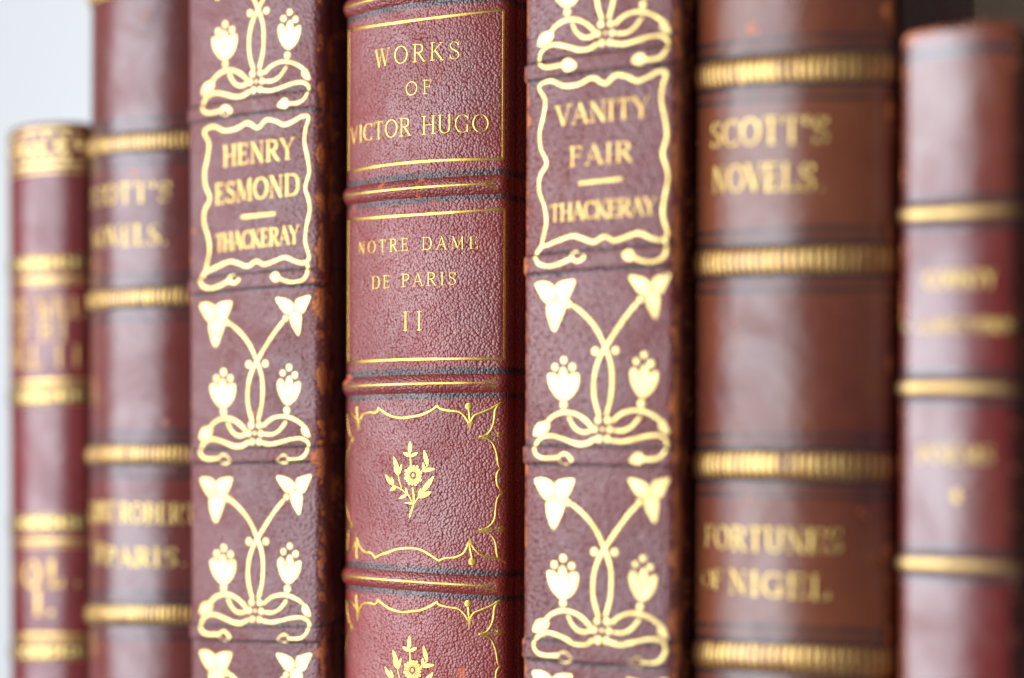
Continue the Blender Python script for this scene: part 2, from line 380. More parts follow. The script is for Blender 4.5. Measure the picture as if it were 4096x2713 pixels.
# ------------------------------------------------------------------ roman capitals as pen strokes
def ell(cx, cy, rx, ry, a0, a1, n=28):
    t = np.radians(np.linspace(a0, a1, n)); return [(cx + rx * math.cos(k), cy + ry * math.sin(k)) for k in t]
def SF(x, y, h=.11): return ([(x - h, y), (x + h, y)], 'f')
def stem(x, y0=0, y1=1, w='T', s0=True, s1=True):
    r = [([(x, y0), (x, y1)], w)]
    if s0: r.append(SF(x, y0))
    if s1: r.append(SF(x, y1))
    return r
BOWL = [(.14, .985), (.33, .985), (.5, .92), (.55, .75), (.5, .58), (.33, .50), (.14, .50)]
GL = {
 'A': (.74, [([(.07, 0), (.37, 1)], 't'), ([(.37, 1), (.67, 0)], 'T'), ([(.17, .34), (.57, .34)], 't'), SF(.07, 0, .09), SF(.67, 0, .11)]),
 'B': (.66, stem(.14) + [(BOWL, 'c'), ([(.14, .52), (.36, .52), (.55, .42), (.6, .26), (.53, .08), (.36, .015), (.14, .015)], 'c')]),
 'C': (.74, [(ell(.42, .5, .34, .49, 42, 318), 'c'), ([(.68, .98), (.68, .74)], 't'), ([(.68, .02), (.68, .2)], 't')]),
 'D': (.80, stem(.14) + [([(.14, .985), (.42, .985), (.63, .87), (.71, .5), (.63, .13), (.42, .015), (.14, .015)], 'c')]),
 'E': (.64, stem(.14) + [([(.14, .98), (.53, .98)], 't'), ([(.14, .52), (.44, .52)], 't'), ([(.14, .02), (.56, .02)], 't'), ([(.53, 1), (.53, .80)], 't'), ([(.56, 0), (.57, .22)], 't'), ([(.44, .62), (.44, .42)], 't')]),
 'F': (.60, stem(.14) + [([(.14, .98), (.53, .98)], 't'), ([(.14, .52), (.44, .52)], 't'), ([(.53, 1), (.53, .80)], 't'), ([(.44, .62), (.44, .42)], 't')]),
 'G': (.80, [(ell(.42, .5, .34, .49, 42, 312), 'c'), ([(.68, .98), (.68, .74)], 't'), ([(.66, .06), (.66, .42)], 'T'), SF(.66, .42, .11)]),
 'H': (.78, stem(.14) + stem(.64) + [([(.14, .51), (.64, .51)], 't')]),
 'I': (.28, stem(.14)),
 'K': (.72, stem(.14) + [([(.60, 1), (.16, .43)], 't'), ([(.28, .56), (.63, 0)], 'T'), SF(.60, 1, .1), SF(.63, 0, .1)]),
 'L': (.60, stem(.14) + [([(.14, .02), (.53, .02)], 't'), ([(.53, 0), (.55, .24)], 't')]),
 'M': (.94, [([(.12, 0), (.15, 1)], 't'), ([(.15, 1), (.46, .08)], 'T'), ([(.46, .08), (.77, 1)], 't'), ([(.78, 1), (.80, 0)], 'T'), SF(.12, 0, .09), SF(.80, 0, .11), SF(.12, 1, .06), SF(.81, 1, .06)]),
 'N': (.76, [([(.13, 0), (.13, 1)], 't'), ([(.13, 1), (.62, 0)], 'T'), ([(.62, 0), (.62, 1)], 't'), SF(.13, 0, .09), SF(.62, 1, .09), SF(.09, 1, .06)]),
 'O': (.84, [(ell(.42, .5, .35, .495, 90, 450, 40), 'c')]),
 'P': (.62, stem(.14) + [(BOWL, 'c')]),
 'R': (.70, stem(.14) + [(BOWL, 'c'), ([(.32, .50), (.62, .0)], 'T'), SF(.63, 0, .07)]),
 'S': (.58, [([(.47, .80), (.40, .94), (.28, .99), (.14, .92), (.09, .76), (.16, .61), (.29, .52), (.43, .42), (.50, .25), (.44, .08), (.29, .01), (.15, .05), (.08, .2)], 's'), ([(.48, .98), (.48, .78)], 't'), ([(.07, .02), (.07, .22)], 't')]),
 'T': (.68, stem(.34, s1=False) + [([(.05, .98), (.63, .98)], 't'), ([(.05, 1), (.05, .79)], 't'), ([(.63, 1), (.63, .79)], 't')]),
 'U': (.76, [([(.14, 1), (.14, .34), (.19, .1), (.37, .01), (.55, .1), (.61, .34), (.61, 1)], 'c'), SF(.14, 1), SF(.61, 1, .09)]),
 'V': (.72, [([(.07, 1), (.37, 0)], 'T'), ([(.37, 0), (.65, 1)], 't'), SF(.07, 1, .11), SF(.65, 1, .09)]),
 'W': (1.0, [([(.07, 1), (.29, 0)], 'T'), ([(.29, 0), (.48, .92)], 't'), ([(.46, 1), (.69, 0)], 'T'), ([(.69, 0), (.92, 1)], 't'), SF(.07, 1, .1), SF(.46, 1, .1), SF(.92, 1, .08)]),
 'Y': (.68, [([(.07, 1), (.34, .46)], 'T'), ([(.34, .46), (.61, 1)], 't'), ([(.34, .46), (.34, 0)], 'T'), SF(.07, 1, .1), SF(.61, 1, .08), SF(.34, 0)]),
 "'": (.22, [([(.12, 1), (.09, .74)], 'T')]), '.': (.26, [([(.11, .05), (.13, .05)], 'd')]), ' ': (.42, []),
}
def text(g, word, L, Rr, top, thick=.17, thin=.45, track=.08, swell=1.0):
    """word between measured baseline ends L and Rr, capitals reaching up to the measured point top"""
    b = g.b; p0, p1 = b.hit(*L), b.hit(*Rr); hgt = b.hit(*top)[1] - p0[1]
    adv = [GL[c][0] for c in word]; tot = sum(adv) + track * (len(word) - 1)
    ex = (p1 - p0) / tot; sx = np.linalg.norm(p1 - p0) / tot / hgt       # horizontal set of the type
    x = 0.0
    for c, ad in zip(word, adv):
        for pts, kind in GL[c][1]:
            curve = kind in 'cs'
            P = smooth(pts, 5) if curve and len(pts) < 20 else np.array(pts, float)
            q = p0 + np.outer(P[:, 0] + x, ex) + np.outer(P[:, 1], [0, hgt])
            tk = thick * hgt * min(1.0, .35 + .65 * sx) ; tn = max(tk * thin, .20 * MM * swell)
            if kind == 'T': w = tk
            elif kind in 'tf': w = tn
            elif kind == 'd': w = tk * 1.2
            else:
                T = np.gradient(P, axis=0); T /= np.linalg.norm(T, axis=1)[:, None]
                k = np.abs(T[:, 1]) ** 1.2
                w = tn + (tk - tn) * (k if kind == 'c' else np.clip(k * .3 + .7 * np.exp(-((P[:, 1] - .5) / .22) ** 2), 0, 1))
            g.stroke(q, w)
        x += ad + track

def crop(x0, y0, sc):
    return lambda pts: [(x0 + sc * x, y0 + sc * y) for x, y in pts]
def c1(f, x, y): return f([(x, y)])[0]

# ================================================================== THE ROW OF BOOKS
cA = crop(740, 1160, .4719); cB = crop(740, 440, .4719); c3 = crop(1200, 0, .8673); c4 = crop(1200, 1353, .8673)
c5 = crop(2000, 0, .867); c6 = crop(2000, 1353, .867); c7 = crop(2700, 0, .867); c8 = crop(2700, 1353, .867)
cH = crop(1370, 600, .2998); cO = crop(1370, 1550, .4911); cF = crop(1540, 1740, .2297)
cL2 = crop(0, 1000, .4463); cL3 = crop(0, 1950, .4867); cS1 = crop(320, 500, .478); cS2 = crop(320, 1700, .5101)
cR4 = crop(3550, 950, .3189); cR5 = crop(3550, 1700, .3189); k1 = crop(0, 0, .8674); k2 = crop(0, 1300, .9009)

LE = Book(40, 346, 9 * MM, R(40), 3.0 * MM, .19, -.006, M_LE, 'short red book with a gilt top band, leftmost in the row beside the white wall', vtop=492)
SL = Book(360, 800, 6 * MM, R(42), 3.0 * MM, .235, .005, M_SL, 'maroon calf book lettered COUNT ROBERT OF PARIS with four gold banded ribs', 'matching gold banded books with black ruled ribs')
HE = Book(766, 1284, 0 * MM, R(10), 2.6 * MM, .235, -.005, M_HE, 'plum book titled HENRY ESMOND with gold tulips and wavy gold frame', 'matching plum books with gold tulip spines')
HU = Book(1386, 2022, 2.5 * MM, R(27), 3.4 * MM, .24, .004, M_HU, 'crimson grained book titled NOTRE DAME DE PARIS II with a small gold flower below', None)
VF = Book(2103, 2704, 0 * MM, R(10), 2.8 * MM, .235, .005, M_VF, 'plum book titled VANITY FAIR with gold tulips, between the crimson and the brown book', 'matching plum books with gold tulip spines')
SR = Book(2782, 3560, 1.5 * MM, R(42), 3.2 * MM, .235, .004, M_SR, 'wide brown book lettered FORTUNES OF NIGEL with four gold banded ribs', 'matching gold banded books with black ruled ribs', leather_back=82 * MM, board_mat=CLOTH, depth=.20)
RI = Book(3606, 4060, 1 * MM, R(14), 3.6 * MM, .19, .006, M_RI, 'short glossy oxblood book with plain gold rules, rightmost in the row', vtop=96)

# ---- the two plum books: one design, laid twice
MOTIF_STROKES = [
 ([(385,285),(455,345),(520,420),(570,505),(605,590),(635,670),(655,760),(658,880),(648,990),(620,1100)], 42),
 ([(830,270),(770,345),(700,450),(640,550),(605,610),(570,680),(540,780),(530,900),(540,1000),(568,1105)], 42),
 ([(210,1165),(250,1120),(310,1090),(370,1088),(430,1110),(480,1150),(515,1190)], 44),
 ([(362,1125),(390,1185),(430,1225),(475,1235),(515,1222)], 40),
 ([(665,1150),(720,1100),(780,1075),(850,1070),(930,1095),(1000,1140)], 40),
 ([(680,1222),(740,1222),(800,1190),(855,1120)], 38),
 ([(535,1290),(480,1320),(410,1320),(320,1285),(235,1262),(170,1285),(140,1335),(150,1400),(200,1430),(300,1425)], 44),
 ([(655,1295),(730,1305),(820,1285),(910,1262),(990,1258),(1045,1290),(1050,1350),(1015,1410),(960,1435),(885,1435)], 40)]
MOTIF_DOTS = [(355,275,28),(855,240,27),(540,628,33),(682,622,32),(325,695,33),(265,748,33),(383,748,33),(325,1030,34),
 (885,655,30),(830,703,29),(935,720,30),(865,1018,32),(562,1145,29),(630,1145,29),(540,1212,28),(645,1215,28),(570,1285,30),(627,1285,29),(592,1212,17)]
MOTIF_FILLS = [
 [(130,125),(175,105),(225,115),(258,150),(262,215),(240,250),(210,268),(180,235),(155,190)],
 [(395,95),(385,150),(360,210),(335,255),(300,262),(272,215),(270,150),(280,125),(320,103)],
 [(266,235),(295,268),(330,275),(325,330),(300,400),(265,480),(235,440),(212,350),(212,282),(240,264)],
 [(772,68),(840,70),(890,90),(918,120),(920,165),(890,200),(850,193),(815,150)],
 [(1065,45),(1040,120),(1010,185),(975,197),(946,180),(934,150),(945,85),(990,62)],
 [(928,184),(950,195),(985,215),(985,290),(965,385),(930,340),(900,280),(890,210)],
 [(220,805),(245,795),(272,803),(288,845),(300,780),(322,748),(345,785),(358,845),(370,805),(395,795),(425,800),(425,870),(405,930),(370,975),(325,997),(290,980),(250,930),(225,865)],
 [(790,770),(815,752),(838,785),(850,835),(862,760),(888,728),(908,765),(915,830),(930,795),(975,778),(972,850),(945,915),(905,955),(870,972),(835,945),(800,880),(785,810)],
 [(215,1158),(232,1190),(215,1232),(180,1258),(128,1262),(135,1205),(160,1168)],
 [(1000,1148),(1032,1155),(1062,1240),(1012,1228),(990,1190)],
 [(300,1420),(320,1392),(355,1388),(400,1440),(360,1475),(318,1470)],
 [(885,1430),(868,1395),(835,1390),(788,1442),(830,1470),(868,1465)]]
FRAME = [(160,185),(240,140),(330,175),(430,160),(530,110),(615,152),(690,85),(770,95),(840,125),(920,95),(990,55),(1050,60),(1025,160),(1015,270),(1040,400),(1055,530),(1022,655),(1050,760),(1060,850),(1030,1000),(1022,1120),(1055,1250),(1010,1295),(940,1285),(850,1250),(760,1280),(670,1310),(605,1282),(530,1325),(450,1300),(380,1285),(280,1325),(190,1365),(180,1330),(205,1200),(195,1080),(160,960),(165,850),(210,750),(170,640),(165,520),(190,400),(200,280)]
TAILS = [([(180,1360),(140,1430),(160,1495),(230,1515),(310,1490),(385,1450)], 44), ([(1035,1290),(1048,1380),(1010,1440),(930,1465),(860,1450),(815,1430)], 42)]
TAILB = [[(378,1440),(395,1402),(430,1398),(478,1438),(440,1478),(400,1478)], [(820,1430),(800,1385),(768,1378),(735,1415),(765,1455),(800,1452)]]
PXM = .4719 * np.linalg.norm(HE.hit(1020, 1400) - HE.hit(1020, 1401))   # metres per traced unit on this spine

def affine(src, dst):
    S = np.column_stack([src, np.ones(len(src))]); X, *_ = np.linalg.lstsq(S, dst, rcond=None)
    return lambda q: np.column_stack([np.asarray(q, float).reshape(-1, 2), np.ones(len(np.asarray(q, float).reshape(-1, 2)))]) @ X
def lay_motif(book, dst, mat):
    m = affine(Q_M, dst); g = Gilt(book)
    k = np.linalg.norm(dst[1] - dst[0]) / np.linalg.norm(Q_M[1] - Q_M[0])
    jit = rng.normal(0, .10 * MM, 2); m0 = m; m = lambda q: m0(q) + jit
    g2 = Gilt(book)
    for pts, w in MOTIF_STROKES: g.stroke(smooth(m(HE.hits(cA(pts))), 6), w * .74 * PXM * k)
    for x, y, r in MOTIF_DOTS: g2.dot(m(HE.hit(*c1(cA, x, y)))[0], r * .95 * PXM * k * random.uniform(.94, 1.06))
    for pts in MOTIF_FILLS: g2.fill(smooth(m(HE.hits(cA(pts))), 3, True)[:-1])
    g.done('gilt_stem_scroll', mat); g2.done('gilt_tulip_ornament', G_FILL)
def lay_frame(book, dst, mat):
    m = affine(Q_F, dst); g = Gilt(book); k = np.linalg.norm(dst[1] - dst[0]) / np.linalg.norm(Q_F[1] - Q_F[0])
    g.stroke(smooth(m(HE.hits(cB(FRAME))), 6, True), 32 * PXM * k, caps=False)
    for pts, w in TAILS: g.stroke(smooth(m(HE.hits(cB(pts))), 6), w * .76 * PXM * k)
    for pts in TAILB: g.fill(smooth(m(HE.hits(cB(pts))), 3, True)[:-1])
    return g.done('gilt_title_frame', mat)
Q_M = HE.hits([(801, 1219), (1242.6, 1181), (797, 1788), (1246, 1777)])
Q_F = HE.hits([(810.8, 529.7), (1242.6, 463.6), (810.8, 1091), (1244, 1029.9)])
def quads(book, m1, m2, loop0, lt3):
    a, b = book.hits(m1), book.hits(m2)
    l0 = book.hits(loop0); q0 = np.concatenate([l0 + (a[:2] - a[2:]), l0])
    l3 = book.hits(lt3); q3 = np.concatenate([l3, l3 + (b[2:] - b[:2])])
    return [q0, a, b, q3]
HE_Q = quads(HE, [(801, 1219), (1242.6, 1181), (797, 1788), (1246, 1777)], [(804.5, 1912.6), (1243, 1901.8), (795.5, 2489), (1252, 2491)],
             [(805, 414.5), (1246, 350)], [(801.8, 2606), (1243, 2620)])
VF_Q = quads(VF, [(2138.7, 1135.8), (2682, 1097), (2131, 1782), (2680.6, 1769)], [(2138.7, 1921), (2676, 1908), (2127.5, 2558), (2679, 2590)],
             [(2149, 225), (2687, 165)], [(2130, 2692), (2670, 2715)])
HE_B = [[(793, 428), (1251, 351.5), (790, 490), (1262, 440)], [(796, 1110), (1259, 1067.6), (790, 1180), (1262, 1143)], [(815, 1794.7), (1262, 1779), (790, 1856), (1262, 1852.7)], [(801.8, 2493.7), (1256.8, 2502.7), (792.8, 2561), (1262, 2574.8)]]
VF_B = [[(2118, 251), (2690, 180), (2118, 333.8), (2690, 260)], [(2118, 1018.7), (2690, 975), (2118, 1105), (2690, 1066)], [(2118, 1777.8), (2685, 1786.5), (2118, 1860), (2690, 1873)], [(2118, 2553.8), (2685, 2571), (2118, 2636), (2685, 2679.5)]]
for x, y, r, k in ((1130,145,1.6,.20),(385,1010,.8,.2),(590,1040,.8,.2),(200,960,1.0,.18),(130,960,1.0,.16),(1180,770,1.6,.16),(1100,1100,1.5,.17),(1100,1420,1.6,.2),(250,590,1.0,.14)): HE.spot(*c1(cA, x, y), r, k)
for x, y, r, k in ((75,1020,1.0,.2),(780,1200,.8,.16),(770,1480,.8,.18),(1080,1440,.9,.18)): HE.spot(*c1(cB, x, y), r, k)
for y in (360, 620, 1500, 1900, 2250, 2600): HE.spot(1283, y, 2.0, .12)
for x, y, r, k in ((705,272,1.6,.16),(815,770,1.8,.18),(120,430,1.0,.2),(820,1180,1.6,.18)): VF.spot(*c1(c5, x, y), r, k)
for x, y, r, k in ((800,540,1.6,.16),(800,320,1.6,.14),(790,1010,1.5,.16),(800,1320,1.8,.18),(505,985,.7,.18),(115,260,.8,.2),(125,600,.8,.16)): VF.spot(*c1(c6, x, y), r, k)
for bk, B4 in ((HE, HE_B), (VF, VF_B)):
    for p in B4:
        fu, fl = bk.curve(p[:2]), bk.curve(p[2:]); fm = (fu + fl) * .5; hh = float(abs((fu - fl)(0))) / 2
        bk.band(fm, hh, .55 * MM, 'flat')
        bk.dye(fu, .6 * MM, .8, -.15 * MM); bk.dye(fl, .6 * MM, .8, .1 * MM)
    bk.build_body()
for bk, Q4 in ((HE, HE_Q), (VF, VF_Q)):
    for q in Q4: lay_motif(bk, q, G_BRIGHT)
lay_frame(HE, Q_F, G_BRIGHT)
lay_frame(VF, VF.hits([(2149, 353.7), (2676, 281.8), (2151.7, 988), (2680.6, 940.7)]), G_BRIGHT)
g = Gilt(HE); F = lambda x, y: c1(cB, x, y)
text(g, 'HENRY', F(322, 480), F(928, 410), F(322, 312), .19, .5, .06)
text(g, 'ESMOND', F(256, 802), F(975, 714), F(256, 632), .19, .5, .05)
text(g, 'THACKERAY', F(258, 1203), F(970, 1128), F(258, 1060), .20, .5, .0)
g.stroke(HE.hits([F(485, 908), F(760, 880)]), 36 * PXM)
g.done('title_lettering', G_LET)
g = Gilt(VF); F = lambda x, y: c1(c5, x, y)
text(g, 'VANITY', F(258, 582), F(692, 536), F(258, 494), .19, .5, .06)
text(g, 'FAIR', F(320, 768), F(612, 740), F(320, 682), .19, .5, .12)
text(g, 'THACKERAY', F(230, 1024), F(722, 988), F(230, 948), .20, .5, -.01)
g.stroke(VF.hits([F(368, 846), F(562, 826)]), 21 * .867 * 5.6e-5)
g.done('title_lettering', G_LET)

# ---- the crimson book
HB = [cH([(45,605),(300,575),(700,525),(1000,505),(1400,470),(1700,455),(1920,450),(2130,450)]),
      c4([(205,225),(400,213),(600,210),(750,208),(885,206),(935,206)]), c4([(200,1098),(400,1113),(600,1132),(750,1140),(870,1146),(925,1146)])]
fH = [HU.curve(p, 1.4 * MM) for p in HB]
dz = fH[0](0) - fH[1](0)
fH.append(fH[0] + float(dz)); fH.append(fH[2] - float(fH[1](0) - fH[2](0)))
for x, y, r, k in ((228,190,1.5,.34),(392,232,.7,.26),(745,1545,1.7,.30),(600,1530,1.0,.22),(640,180,.6,.18),(240,345,.8,.2)): HU.spot(*c1(c4, x, y), r, k)
for x, y, r, k in ((1060,410,.8,.26),(540,490,.8,.26),(1190,720,.9,.26),(420,715,.6,.26),(1010,610,.6,.2),(150,495,.6,.2)): HU.spot(*c1(cH, x, y), r, k)
for f in fH:
    HU.band(f, 2.3 * MM, 1.3 * MM, 'round', HU.a_turn)
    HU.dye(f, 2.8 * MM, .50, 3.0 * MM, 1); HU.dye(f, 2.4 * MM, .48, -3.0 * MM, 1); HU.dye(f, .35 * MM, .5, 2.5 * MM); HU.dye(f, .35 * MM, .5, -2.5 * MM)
HU.build_body()
lw = .72 * MM
def band_rule(f):
    g = Gilt(HU); a1 = HU.hit(*c1(cH, 1920, 450))[0]; a = np.linspace(-HU.a_turn, a1, 60); g.stroke(np.column_stack([a, f(a)]), .62 * MM, caps=False)
    e = a1; z = f(e); d = 2.6 * MM
    g.fill([(e - .4*MM, z + .35*MM), (e + d, z + 1.5*MM), (e + d * .95, z + 1.0*MM), (e + d * .8, z + .35*MM), (e + d * .42, z + .5*MM), (e + .9*MM, z)])
    g.fill([(e - .4*MM, z - .35*MM), (e + .9*MM, z), (e + d * .42, z - .5*MM), (e + d * .8, z - .35*MM), (e + d * .95, z - 1.0*MM), (e + d, z - 1.5*MM)])
    g.done('gilt_rule', G_HUGO)
for f in fH: band_rule(f)
def panel(top, bot, rt, rb):
    g = Gilt(HU); T, B = HU.curve(top), HU.curve(bot); aR = HU.hits([rt, rb])[:, 0].mean(); aL = -HU.a_turn * .93
    for f in (T, B): a = np.linspace(aL, aR, 60); g.stroke(np.column_stack([a, f(a)]), lw, caps=False)
    g.stroke([(aR, T(aR)), (aR, B(aR))], lw, caps=False); g.stroke([(aL, T(aL)), (aL, B(aL))], lw, caps=False)
    g.done('gilt_panel_border', G_HUGO)
panel(c3([(225,140),(400,109),(560,90),(700,73),(850,56),(940,47)]), cH([(75,305),(250,250),(600,200),(1000,165),(1500,130),(1900,120),(2150,130)]), c1(c3, 940, 300), c1(c3, 938, 600))
panel(cH([(65,935),(600,890),(1000,865),(1500,830),(1900,810),(2160,790)]), c4([(215,115),(400,102),(560,98),(700,95),(850,95),(950,98)]), c1(c3, 942, 1100), c1(c4, 948, 50))
g = Gilt(HU); F = lambda x, y: c1(c3, x, y)
for wd, l, r_, t_, tr in (('WORKS', (345,312), (742,272), (345,234), .22), ('OF', (486,443), (610,430), (486,381), .30), ('VICTOR HUGO', (232,668), (876,610), (232,590), .07)):
    text(g, wd, F(*l), F(*r_), F(*t_), .125, .42, tr)
g.done('author_lettering', G_HUGO)
g = Gilt(HU)
for wd, l, r_, t_, tr in (('NOTRE DAME', (270,1174), (824,1148), (270,1119), .30), ('DE PARIS', (330,1334), (724,1313), (330,1277), .24), ('II', (476,1524), (562,1522), (476,1440), .50)):
    text(g, wd, F(*l), F(*r_), F(*t_), .135, .42, tr)
g.done('title_lettering', G_HUGO)
PXO = .4911 * np.linalg.norm(HU.hit(1700, 1900) - HU.hit(1700, 1901)); PXF = PXO * .2297 / .4911
OS = [[(30,210),(80,225),(115,265),(130,300)],[(130,290),(160,225),(210,205),(270,205),(290,170)],[(290,170),(340,205),(400,235),(480,250),(560,240),(640,225),(720,190),(775,150)],
 [(775,150),(800,175),(870,190),(950,200),(1000,240),(1030,290)],[(1045,280),(1080,230),(1140,205),(1220,170),(1290,125)],[(1290,125),(1250,180),(1240,260),(1220,330),(1180,385),(1120,405)],
 [(1140,400),(1190,420),(1230,460),(1260,540),(1272,620),(1290,665)],[(1290,665),(1262,710),(1265,790),(1305,860)],[(1305,860),(1265,910),(1250,1000),(1240,1080),(1190,1140),(1120,1165)],
 [(1140,1160),(1185,1180),(1220,1210),(1250,1270),(1270,1380),(1330,1430)],[(1290,1395),(1180,1380),(1110,1350),(1060,1290),(1040,1250)],[(1030,1270),(990,1350),(920,1385),(840,1392),(785,1412)],
 [(785,1412),(720,1370),(640,1325),(540,1310),(440,1320),(370,1345),(310,1362),(265,1388)],[(265,1388),(230,1350),(170,1335),(130,1280),(116,1230)],[(108,1260),(80,1310),(30,1345)],
 [(38,215),(45,320),(60,390),(80,418)],[(80,425),(50,490),(36,570),(32,700),(30,850),(34,960),(48,1060),(75,1110)],[(75,1125),(45,1180),(35,1340)],
 [(1040,280),(1032,180)],[(1180,400),(1275,386)],[(1180,1160),(1285,1155)],[(1038,1290),(1060,1400)],[(112,1280),(110,1375)],[(128,285),(112,180)]]
OB = [(112,172,20),(1030,155,30),(1285,385,27),(1295,1155,30),(1060,1420,33),(110,1380,20)]
OW = [[(115,265),(130,375),(150,260)],[(1020,270),(1038,370),(1058,262)],[(1190,370),(1085,410),(1190,428)],[(1190,1138),(1070,1172),(1190,1186)],[(1020,1290),(1034,1205),(1056,1290)],[(100,1270),(112,1170),(128,1275)],[(55,380),(112,428),(60,440)],[(50,1080),(95,1120),(50,1140)]]
LEAF = [((430,330),(440,110),70),((440,370),(320,310),70),((450,370),(570,310),60),((385,1040),(365,925),45),((385,1040),(250,1110),50),((110,865),(15,690),60),((150,870),(115,730),50),((190,900),(100,970),70),
 ((235,650),(150,380),75),((215,690),(165,550),52),((235,700),(295,510),48),((745,540),(680,265),75),((650,625),(870,590),72),((670,600),(670,480),48),((650,1000),(850,720),95),((590,1080),(630,930),62),((590,1090),(810,990),95),((490,1195),(345,1180),38)]
FST = [([(440,340),(450,500)],42),([(470,1190),(440,1100),(385,1020)],30),([(110,865),(200,905),(300,960),(370,1030)],26),([(290,930),(245,780),(222,640)],28),([(630,650),(670,600),(745,535)],32),([(510,1200),(590,1080),(660,980)],34),([(485,930),(505,1080),(500,1200),(470,1300),(430,1430)],48)]
def leafpoly(p, q, w):
    p, q = np.array(p, float), np.array(q, float); d = q - p; n = np.array([-d[1], d[0]]) / np.linalg.norm(d)
    w *= .82
    side = [(t, w * .5 * math.sin(math.pi * t ** .8) ** .8 + w * .07) for t in np.linspace(0, 1, 7)]
    return [p + d * t + n * h for t, h in side] + [p + d * t - n * h for t, h in side[::-1]]
def ornament_panel(sh):
    g = Gilt(HU); S = np.array([0, sh]); amin = -HU.a_turn * 1.0
    def H(pts):
        q = HU.hits(cO(pts)) + S; q[:, 0] = np.maximum(q[:, 0], amin); return q
    for pts in OS:
        ww = 21 * PXO * (.62 if pts[0] in ((1180,400),(1180,1160)) else 1)
        g.stroke(smooth(H(pts), 6), ww)
    for x, y, r in OB: g.dot(H([(x, y)])[0], r * PXO)
    for p in OW: g.fill(H(p))
    g.done('gilt_corner_border', G_HUGO)
    g = Gilt(HU); H = lambda pts: HU.hits(cF(pts)) + S
    for p, q, w in LEAF: g.fill(H([tuple(k) for k in leafpoly(p, q, w)]))
    for pts, w in FST: g.stroke(smooth(H(pts), 4), w * PXF)
    for i in range(16):
        t = 2 * math.pi * (i + .3) / 16; ro = 1.0 if i % 2 else .9
        pp = [(492 + 165 * rr * math.cos(t + dt), 705 + 195 * rr * math.sin(t + dt)) for rr, dt in ((.34, -.06), (.75, -.15), (.93 * ro, -.135), (1.0 * ro, 0), (.93 * ro, .135), (.75, .15), (.34, .06))]
        g.fill(H(pp))
    g.dot(H([(492, 705)])[0], 36 * PXF)
    g.done('gilt_flower', G_HUGO)
sh = float(HU.hit(*c1(c4, 775, 1225))[1] - HU.hit(*c1(c4, 778, 315))[1])
ornament_panel(0.0); ornament_panel(sh)

# ---- the two gold banded books
def ticks(book, f, half, n, mat, aL, aR, wfac=.58):
    g = Gilt(book); aa = np.linspace(aL, aR, n); st = (aR - aL) / (n - 1)
    for a in aa:
        a += random.uniform(-.08, .08) * st; w = st * wfac * random.uniform(.75, 1.15)
        g.stroke([(a, f(a) - half * random.uniform(.74, .84)), (a, f(a)), (a, f(a) + half * random.uniform(.74, .84))], w)
    g.done('gilt_tick_band', mat)
def banded(book, bands, half, h, mat):
    F_ = [book.curve(p, h) for p in bands]
    ex = float(F_[0](0) - F_[1](0)); F_.append(F_[0] + ex); F_.append(F_[-2] - ex)
    for f in F_:
        book.band(f, half, h, 'round', book.a_fil)
        for sg in (-1, 1):
            book.dye(f, .8 * MM, 1, sg * (half + .35 * MM)); book.dye(f, .6 * MM, .95, sg * (half + 3.3 * MM)); book.dye(f, 3.0 * MM, .27, sg * (half + 1.8 * MM))
    book.build_body()
    for f in F_: ticks(book, f, half, 31, mat, -book.a_fil * .97, book.a_fil * .97)
for x, y, r, k in ((345,130,2.4,.16),(375,20,2.0,.16),(1000,60,2.5,.2),(500,412,1.2,.2),(770,480,2.0,.1),(990,500,2.0,.18)): SR.spot(*c1(c7, x, y), r, k)
for x, y, r, k in ((345,740,1.5,.2),(860,810,2.2,.16),(480,985,2.2,.18),(990,130,2,.16)): SR.spot(*c1(c8, x, y), r, k)
SL.spot(660, 1690, 1.2, .18); SL.spot(540, 690, 1.2, .16)
banded(SR, [c7([(100,352),(540,308),(990,303)]), c7([(95,1215),(540,1196),(990,1192)]), c8([(85,585),(540,588),(990,596)]), c8([(75,1455),(540,1482),(960,1500)])], 3.3 * MM, 1.0 * MM, G_DULL)
banded(SL, [k1([(410,680),(640,650),(880,640)]), k1([(400,1390),(640,1370),(885,1362)]), k2([(375,580),(640,575),(860,577)]), k2([(375,1285),(640,1290),(860,1292)])], 2.9 * MM, 1.0 * MM, G_DULL)
g = Gilt(SR); F = lambda x, y: c1(c7, x, y)
text(g, "SCOTT'S", F(165, 685), F(715, 660), F(165, 572), .15, .5, .08); text(g, 'NOVELS.', F(172, 892), F(692, 880), F(172, 776), .15, .5, .06)
g.done('series_lettering', G_RUB)
g = Gilt(SR); F = lambda x, y: c1(c8, x, y)
text(g, 'FORTUNES', F(135, 962), F(775, 990), F(135, 860), .15, .5, .08); text(g, 'OF', F(122, 1150), F(218, 1155), F(122, 1066), .16, .5, .02); text(g, 'NIGEL.', F(248, 1172), F(770, 1205), F(248, 1070), .17, .5, .12)
g.done('title_lettering', G_RUB)
g = Gilt(SL); F = lambda x, y: c1(cS1, x, y)
text(g, "SCOTT'S", F(100, 698), F(775, 640), F(100, 545), .16, .5, .10); text(g, 'NOVELS.', F(110, 1040), F(740, 1000), F(110, 884), .16, .5, .10)
g.done('series_lettering', G_RUB)
g = Gilt(SL); F = lambda x, y: c1(cS2, x, y)
text(g, 'COUNT', F(80, 762), F(275, 762), F(80, 606), .15, .5, .02); text(g, 'ROBERT', F(312, 760), F(925, 770), F(312, 611), .16, .5, .08); text(g, 'OF', F(100, 1080), F(195, 1085), F(100, 930), .2, .5, .02); text(g, 'PARIS.', F(205, 1095), F(845, 1105), F(205, 960), .2, .5, .12)
g.done('title_lettering', G_RUB)

